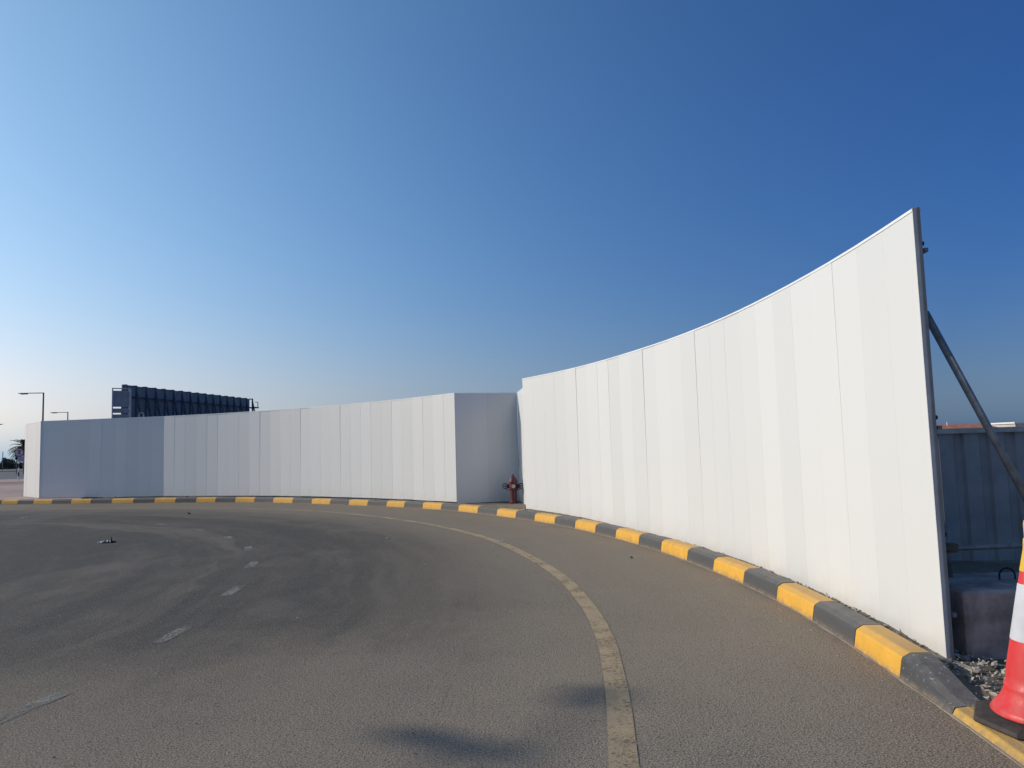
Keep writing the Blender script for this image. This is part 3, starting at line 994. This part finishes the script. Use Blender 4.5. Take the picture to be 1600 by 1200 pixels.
for i in range(1500):       # grit between kerb and hoarding
    s_ = random.uniform(S_REC - 1.0, SEND); p = KC.off(s_, random.uniform(.215, .50))
    r = random.choice((.008, .010, .014, .02, .026)) * random.uniform(.7, 1.2)
    add_stone(V, F, p.x, p.y, vz(s_) + .3 * r, r)
me = bpy.data.meshes.new('rubble'); me.from_pydata(V, [], F)
link_mesh('rubble', me, M_RUBBLE, kind='stuff', label='broken stones and grit lying behind the kerb', cat='rubble')
V, F = [], []
for i in range(420):        # loose grit swept along the gutter and on the road
    if i < 260:
        s_ = random.uniform(30, SLOW + 1); o = -abs(random.gauss(0, .22)) - .02; p = KC.off(s_, o)
    else:
        p = Vector((random.uniform(-6, 2.3), random.uniform(3.6, 14)))
    add_stone(V, F, p.x, p.y, .002, random.choice((.004, .005, .007)), .5)
me = bpy.data.meshes.new('loose_grit'); me.from_pydata(V, [], F)
link_mesh('loose_grit', me, M_RUBBLE, kind='stuff', label='loose grit scattered on the asphalt', cat='grit')

# mortar strip sticking out from under the hoarding
bm = bmesh.new()
prev = None
for i in range(15):
    t = i / 14
    y = 5.95 - 1.0 * t
    x = 2.90 + .0 * t + (.02 if y > 5.2 else .02 + .22 * (5.2 - y))
    w = .035 + .018 * mnoise.noise(Vector((t * 6, 3, 0)))
    z = .060 + .008 * mnoise.noise(Vector((t * 9, 1, 0)))
    cur = [bm.verts.new((x - w, y, .0)), bm.verts.new((x - w * .8, y, z)), bm.verts.new((x + w, y, z)), bm.verts.new((x + w, y, .0))]
    if prev:
        for k_ in range(3): bm.faces.new((prev[k_], prev[k_ + 1], cur[k_ + 1], cur[k_]))
    else: bm.faces.new(cur)
    prev = cur
bm.faces.new(prev[::-1])
obj('mortar_strip', bm, simple('pale_mortar', (.42, .36, .28), .95, 0, .25, 12, .6, 40), label='broken strip of pale mortar under the open end of the near hoarding', cat='mortar strip')

# ------------------------------------------------------------------ litter on the road
def crumple(name, loc, size, h, mat, label, seed, cat='litter', rz=0):
    random.seed(seed)
    bm = bmesh.new()
    N = 7
    g = []
    for i in range(N):
        row = []
        for j in range(N):
            u, v = i / (N - 1) - .5, j / (N - 1) - .5
            z = h * (.15 + abs(mnoise.noise(Vector((u * 4 + seed, v * 4, seed)))) * 2.2) * (1.05 - 1.6 * max(abs(u), abs(v)))
            row.append(bm.verts.new((u * size[0] * (1 + .3 * mnoise.noise(Vector((seed, v * 3, 0)))), v * size[1] * (1 + .3 * mnoise.noise(Vector((u * 3, seed, 0)))), max(.004, z))))
        g.append(row)
    for i in range(N - 1):
        for j in range(N - 1): bm.faces.new((g[i][j], g[i + 1][j], g[i + 1][j + 1], g[i][j + 1]))
    bmesh.ops.solidify(bm, geom=bm.faces[:], thickness=.0015)
    o = obj(name, bm, mat, label=label, cat=cat)
    o.location = loc; o.rotation_euler = (0, 0, rz)
    return o
lt = empty('crushed_packet', (-7.78, 14.18, .0), .1, label='crushed dark blue packet with white film flapping up on the left of the road', cat='litter')
o = crumple('packet_film', (-.10, 0, 0), (.10, .12, 0), .075, M_LITW, None, 3); o.parent = lt
del o['category']
o = crumple('packet_body', (.03, 0, 0), (.20, .14, 0), .05, M_LITB, None, 5); o.parent = lt
del o['category']
bm = bmesh.new(); add_box(bm, (.07, -.01, .02), (.085, .01, .10)); add_box(bm, (.11, -.02, .0), (.15, .02, .035)); o = obj('packet_flap', bm, M_LITB, lt)
crumple('plastic_scrap', (-13.8, 20.95, 0), (.17, .12, 0), .06, M_LITW, 'small white plastic scrap near the left end of the kerb', 11)
crumple('paper_scrap', (-2.33, 13.6, 0), (.11, .10, 0), .035, M_LITG, 'pale grey paper scrap on dark asphalt inside the yellow line', 14)
crumple('paper_scrap', (-.27, 12.72, .004), (.12, .05, 0), .02, M_LITW, 'small white strip of paper lying on the yellow edge line', 17)
crumple('paper_scrap', (-3.1, 16.2, 0), (.22, .05, 0), .012, M_LITG, 'flat pale sliver lying on the asphalt short of the far kerb', 19)
def pebble(loc, r, label, seed, mat):
    random.seed(seed); V, F = [], []
    add_stone(V, F, 0, 0, r * .35, r, .6)
    me = bpy.data.meshes.new('stone'); me.from_pydata(V, [], F)
    o = link_mesh('stone', me, mat, label=label, cat='stone'); o.location = loc
M_DSTONE = simple('dark_stone', (.05, .048, .045), .9)
pebble((1.60, 10.45, 0), .035, 'dark stone on the asphalt left of the yellow and black kerb', 4, M_DSTONE)
pebble((-9.0, 20.5, 0), .05, 'small dark lump on the far asphalt before the hoarding', 5, M_DSTONE)

# ------------------------------------------------------------------ things beyond the hoarding
def street_lamp(x, y, h, arm, rz, label, grp='street lamps beyond the hoarding', lean=None):
    t = empty('street_lamp', (x, y, 0), rz, label=label, cat='street lamp', group=grp)
    bm = bmesh.new(); add_tube(bm, (0, 0, 0), (0, 0, h), .13, 10, .085); obj('pole', bm, M_LAMP, t)
    bm = bmesh.new(); add_tube(bm, (.06, 0, h - .05), (-arm, 0, h), .055, 8, .045); obj('arm', bm, M_LAMP, t)
    bm = bmesh.new(); add_box(bm, (-arm + .35, -.16, h - .16), (-arm + 1.15, .16, h - .04), .03); obj('lamp_head', bm, M_LAMP, t)
    return t
street_lamp(-58.17, 91, 9.95, 3.15, 0, 'tallest grey street lamp with its arm pointing left, above the left end of the hoarding')
street_lamp(-78.7, 130, 9.95, 3.1, 0, 'smaller grey street lamp just right of the tallest one, above the hoarding')
street_lamp(-114.9, 160, 9.66, 4.0, PI, 'farthest street lamp, only its lamp arm showing at the left edge')

# billboard seen from behind
A = Vector((-39.36, 74.0)); B = Vector((-35.08, 98.0)); HB = 9.0
d = (B - A); Lb = d.length; d.normalize(); nb = Vector((d.y, -d.x))      # nb points to the camera side (right)
bb = empty('billboard', (A.x, A.y, 0), math.atan2(d.y, d.x), label='long dark billboard seen from behind with braced steel posts above the hoarding', cat='billboard')
# local: x along the board, -y to the viewer's side (back of the board)
nbay = 16
for i in range(nbay):
    x0, x1 = Lb * i / nbay, Lb * (i + 1) / nbay
    bm = bmesh.new(); add_box(bm, (x0 + .012, 0, .5), (x1 - .012, .06, HB - (.05 if i % 2 else .02)))
    obj('board_panel', bm, M_BOARD, bb)
for i in range(nbay + 1):
    x = min(Lb - .05, max(.05, Lb * i / nbay))
    bm = bmesh.new(); add_box(bm, (x - .09, -.50, 0), (x + .09, -.38, HB - .04)); obj('post', bm, M_TRUSS, bb)
    bm = bmesh.new(); add_box(bm, (x - .05, -.42, HB - .16), (x + .05, .0, HB - .02)); obj('top_bracket', bm, M_TRUSS, bb)
    bm = bmesh.new(); add_tube(bm, (x, -.44, HB - .4), (x, -2.3, 0), .10, 4); obj('raking_strut', bm, M_TRUSS, bb)
    if i < nbay:
        bm = bmesh.new(); add_tube(bm, (x, -.35, HB - 1.5), (x + Lb / nbay, -.35, HB - 4.2), .05, 4); obj('diagonal', bm, M_TRUSS, bb)
for z in (HB - 1.35, HB - 3.5, HB - 5.4):
    bm = bmesh.new(); add_box(bm, (0, -.37, z), (Lb, -.27, z + .18)); obj('waling', bm, M_TRUSS, bb)
# little service platform at the far end
bm = bmesh.new(); add_box(bm, (Lb, -.9, HB - 1.3), (Lb + .8, .1, HB - 1.15)); add_tube(bm, (Lb + .7, -.8, HB - 1.15), (Lb + .7, -.8, HB - .5), .05, 4); add_tube(bm, (Lb, -.8, HB - .5), (Lb + .7, -.8, HB - .5), .05, 4)
obj('service_platform', bm, M_TRUSS, bb)

# grey direction sign frame in front of it
A2 = Vector((-32.75, 60)); B2 = Vector((-31.55, 60.75)); d2 = B2 - A2; L2 = d2.length
sg = empty('sign_frame', (A2.x, A2.y, 0), math.atan2(d2.y, d2.x), label='grey two-post road sign seen from behind, left of the billboard', cat='road sign')
H2 = 7.33
bm = bmesh.new(); add_box(bm, (0, -.05, 0), (.09, .05, H2)); obj('post', bm, M_SIGNPOST, sg)
bm = bmesh.new(); add_box(bm, (L2 - .16, -.12, 0), (L2, .05, H2 - .03)); obj('post', bm, M_SIGNPOST, sg)
bm = bmesh.new(); add_box(bm, (.09, -.03, H2 - .08), (L2 - .16, .03, H2)); obj('top_bar', bm, M_SIGNPOST, sg)
for (z0, z1) in ((H2 - 1.55, H2 - .22), (H2 - 2.05, H2 - 1.68), (H2 - 2.75, H2 - 2.17), (H2 - 3.6, H2 - 2.87)):
    bm = bmesh.new(); add_box(bm, (.095, .06, z0), (L2 - .165, .09, z1)); obj('sign_board', bm, M_SIGNGREY, sg)
bm = bmesh.new(); add_box(bm, (L2 / 2 - .03, .0, H2 - 3.6), (L2 / 2 + .03, .055, H2 - .1)); obj('stiffener', bm, M_SIGNGREY, sg)

# small hooped guard right of the sign
hg = empty('hoop_guard', (-31.0, 61.0, 0), .3, label='small grey tubular hoop between the road sign and the billboard', cat='hoop')
bm = bmesh.new(); add_path_tube(bm, [(0, 0, 0), (0, 0, 5.15), (.1, 0, 5.3), (.25, 0, 5.3), (.35, 0, 5.15), (.35, 0, 0)], .04, 6); obj('hoop', bm, M_SIGNPOST, hg)

# round prohibition sign on a banded pole
rs = empty('prohibition_sign', (-38.2, 57, .1), 0.55, label='round red-rimmed sign on a black and white banded pole by the hoarding end', cat='road sign')
for k_ in range(6):
    bm = bmesh.new(); add_tube(bm, (0, 0, k_ * .32), (0, 0, k_ * .32 + .32), .045, 8); obj('pole_band', bm, M_BLACK if k_ % 2 else M_WHITE, rs)
bm = bmesh.new(); add_tube(bm, (0, -.05, 2.15), (0, -.07, 2.15), .31, 28); obj('sign_rim', bm, simple('faded_red_rim', (.35, .12, .14), .6), rs)
bm = bmesh.new(); add_tube(bm, (0, -.072, 2.15), (0, -.078, 2.15), .25, 28); obj('sign_face', bm, simple('sign_face_white', (.62, .56, .58), .6), rs)
bm = bmesh.new(); add_box(bm, (-.03, -.084, 2.02), (.03, -.079, 2.30)); add_box(bm, (-.09, -.085, 2.22), (.12, -.0795, 2.29)); add_box(bm, (-.1, -.0848, 2.02), (.1, -.0792, 2.08)); obj('sign_symbol', bm, M_BLACK, rs)
bm = bmesh.new(); add_box(bm, (-.1, -.06, 1.45), (.34, -.04, 1.82)); obj('lower_plate', bm, simple('pale_blue_plate', (.36, .42, .55), .6), rs)

# traffic signal
ts = empty('traffic_signal', (-60.6, 90, 0), 0, label='dark traffic signal head on a thin pole near the palm', cat='traffic light')
bm = bmesh.new(); add_tube(bm, (0, 0, 0), (0, 0, 3.0), .05, 6); obj('pole', bm, M_LAMP, ts)
bm = bmesh.new(); add_box(bm, (-.14, -.14, 1.75), (.16, .14, 2.4)); obj('signal_head', bm, M_BLACK, ts)
tp = empty('thin_pole', (-90, 130, 0), 0, label='thin bare pole standing against the sky at the far left', cat='pole')
bm = bmesh.new(); add_tube(bm, (0, 0, 0), (0, 0, 3.3), .06, 6); obj('shaft', bm, M_LAMP, tp)

# palm
random.seed(21)
pm = empty('palm_tree', (-59.9, 90.5, 0), 0, label='dusty date palm half hidden by the left end of the hoarding', cat='palm tree')
bm = bmesh.new(); add_tube(bm, (0, 0, 0), (.05, 0, 3.1), .24, 10, .19); obj('trunk', bm, M_TRUNK, pm)
bm = bmesh.new()
for i in range(46):
    az = random.uniform(0, 2 * PI); el = random.uniform(-.5, 1.1); Lf = random.uniform(1.9, 2.5)
    p = Vector((.05, 0, 3.2)); dv = Vector((math.cos(az) * math.cos(el), math.sin(az) * math.cos(el), math.sin(el)))
    N = 12
    for k_ in range(N):
        t = k_ / N
        q = p + dv * (Lf / N)
        side = dv.cross(Vector((0, 0, 1))).normalized()
        wdt = .42 * math.sin(PI * min(1, t + .12)) ** .6
        for sgn in (-1, 1):
            for r_ in (0, .5):
                a = p.lerp(q, r_)
                tip = a + side * sgn * wdt + dv * .16 - Vector((0, 0, .12 * wdt / .42 * random.uniform(.5, 1.6)))
                b_ = a + dv * .13
                bm.faces.new([bm.verts.new(a), bm.verts.new(b_), bm.verts.new(tip)])
        p = q
        dv = (dv - Vector((0, 0, .13))).normalized()
obj('crown', bm, M_LEAF, pm)

def shrub(name, loc, rx, ry, rz, n, label, mat=M_BUSH, seed=1, trunk=0.0, leaf=.14, cat='tree', grp=None):
    random.seed(seed)
    t = empty(name, loc, 0, label=label, cat=cat, group=grp)
    bm = bmesh.new(); add_tube(bm, (0, 0, 0), (0, 0, trunk + rz * .5), .10, 6, .05); obj('trunk', bm, M_TRUNK, t)
    bm = bmesh.new()
    lobes = [(random.uniform(-.6, .6) * rx, random.uniform(-.6, .6) * ry, random.uniform(-.4, .5) * rz, random.uniform(.35, .6)) for _ in range(9)]
    for i in range(n):
        lx, ly, lz, lr_ = random.choice(lobes)
        v = Vector((random.gauss(0, 1), random.gauss(0, 1), random.gauss(0, 1))).normalized() * random.uniform(.6, 1.05) * lr_
        c = Vector((lx + v.x * rx, ly + v.y * ry, trunk + rz + lz + v.z * rz))
        if c.z < .02: c.z = .05
        a = Vector((random.gauss(0, 1), random.gauss(0, 1), random.gauss(0, 1))).normalized() * leaf
        b = a.orthogonal().normalized() * leaf * .6
        bm.faces.new([bm.verts.new(c - a), bm.verts.new(c + b), bm.verts.new(c + a), bm.verts.new(c - b)])
    obj('crown', bm, mat, t)
    return t
shrub('round_tree', (-102.6, 150, -.2), 1.0, 1.0, .8, 700, 'small round dark tree far away left of the traffic signal', seed=31, trunk=1.0)
shrub('round_tree', (-97.5, 142, -.2), 1.0, 1.0, .9, 700, 'low spreading dark tree far away beneath the traffic signal', seed=32, trunk=.35)
shrub('round_tree', (-92.0, 140, -.2), 1.6, 1.2, .75, 800, 'broad dark bush far away beneath the palm', seed=33, trunk=.1)
# low far hedge across the end of the road
random.seed(40)
bm = bmesh.new()
for i in range(16000):
    x = random.uniform(-230, -60); y = 150 + random.gauss(0, .6)
    z = random.uniform(0, 1.15 + .35 * mnoise.noise(Vector((x * .25, 0, 0))))
    c = Vector((x, y, z)); a = Vector((random.gauss(0, 1), random.gauss(0, 1), random.gauss(0, 1))).normalized() * .26; b = a.orthogonal().normalized() * .16
    bm.faces.new([bm.verts.new(c - a), bm.verts.new(c + b), bm.verts.new(c + a), bm.verts.new(c - b)])
obj('hedge', bm, M_BUSH, kind='stuff', label='low dark hedge running along the far side of the distant road', cat='hedge')

# houses beyond the slate fence
def house(name, x0, x1, y, dpt, hw, hr, label, roofmat):
    t = empty(name, (x0, y, 0), 0, label=label, cat='building')
    w = x1 - x0
    bm = bmesh.new(); add_box(bm, (0, 0, 0), (w, dpt, hw)); obj('wall', bm, M_WALLFAR, t)
    bm = bmesh.new()
    v = [bm.verts.new(p) for p in ((-.5, -.5, hw + .002), (w + .5, -.5, hw + .002), (w + .5, dpt + .5, hw + .002), (-.5, dpt + .5, hw + .002), (1.5, dpt / 2, hw + hr), (w - 1.5, dpt / 2, hw + hr))]
    for f in ((0, 1, 5, 4), (1, 2, 5), (2, 3, 4, 5), (3, 0, 4), (0, 3, 2, 1)): bm.faces.new([v[i] for i in f])
    obj('roof', bm, roofmat, t)
    for i in range(3):
        bm = bmesh.new(); add_box(bm, (w * (.18 + .28 * i), -.05, 1.0), (w * (.18 + .28 * i) + 1.1, .0, 2.1)); obj('window', bm, M_DARKST, t)
    return t
hs1 = house('house', 108, 128.5, 196, 9, 2.9, 1.35, 'far low house with an orange tiled roof just showing above the slate fence', M_ROOF)
bm = bmesh.new(); add_tube(bm, (9, 3, 3.6), (9, 3, 4.9), .12, 6); obj('roof_vent', bm, M_WHITE, hs1)
sh = empty('white_shed', (136, 200, 0), 0, label='far white flat roof just showing above the slate fence at the right edge', cat='building')
bm = bmesh.new(); add_box(bm, (0, 0, 0), (26, 10, 3.9)); obj('wall', bm, M_WALLFAR, sh)
bm = bmesh.new(); add_box(bm, (-.4, -.4, 3.902), (26.4, 10.4, 4.35)); obj('roof', bm, M_WHITE, sh)

# invented twin-arm lamp out of frame, added to cast two soft shadows on asphalt
tl = Vector((-.40, 2.75)) - Vector((math.cos(SUN_PHI), -math.sin(SUN_PHI))) * (10 / math.tan(SUN_EL))
t = empty('street_lamp', (tl.x, tl.y, 0), 0, label='unseen twin-arm street lamp added left of the road to cast shadows', cat='street lamp')
bm = bmesh.new(); add_tube(bm, (0, 0, 0), (0, 0, 10), .11, 10, .06); obj('pole', bm, M_LAMP, t)
for (ax, ay, hl) in ((.0, 1.42, .33), (.87, 2.10, .21)):
    bm = bmesh.new(); add_tube(bm, (0, 0, 9.95), (ax, ay, 10), .03, 8); obj('arm', bm, M_LAMP, t)
    bm = bmesh.new(); add_box(bm, (-hl, -.13, -.05), (hl, .13, .07), .03); o = obj('lamp_head', bm, M_LAMP, t); o.location = (ax, ay, 9.98); o.rotation_euler = (0, 0, -.55 if ax == 0 else 1.2)
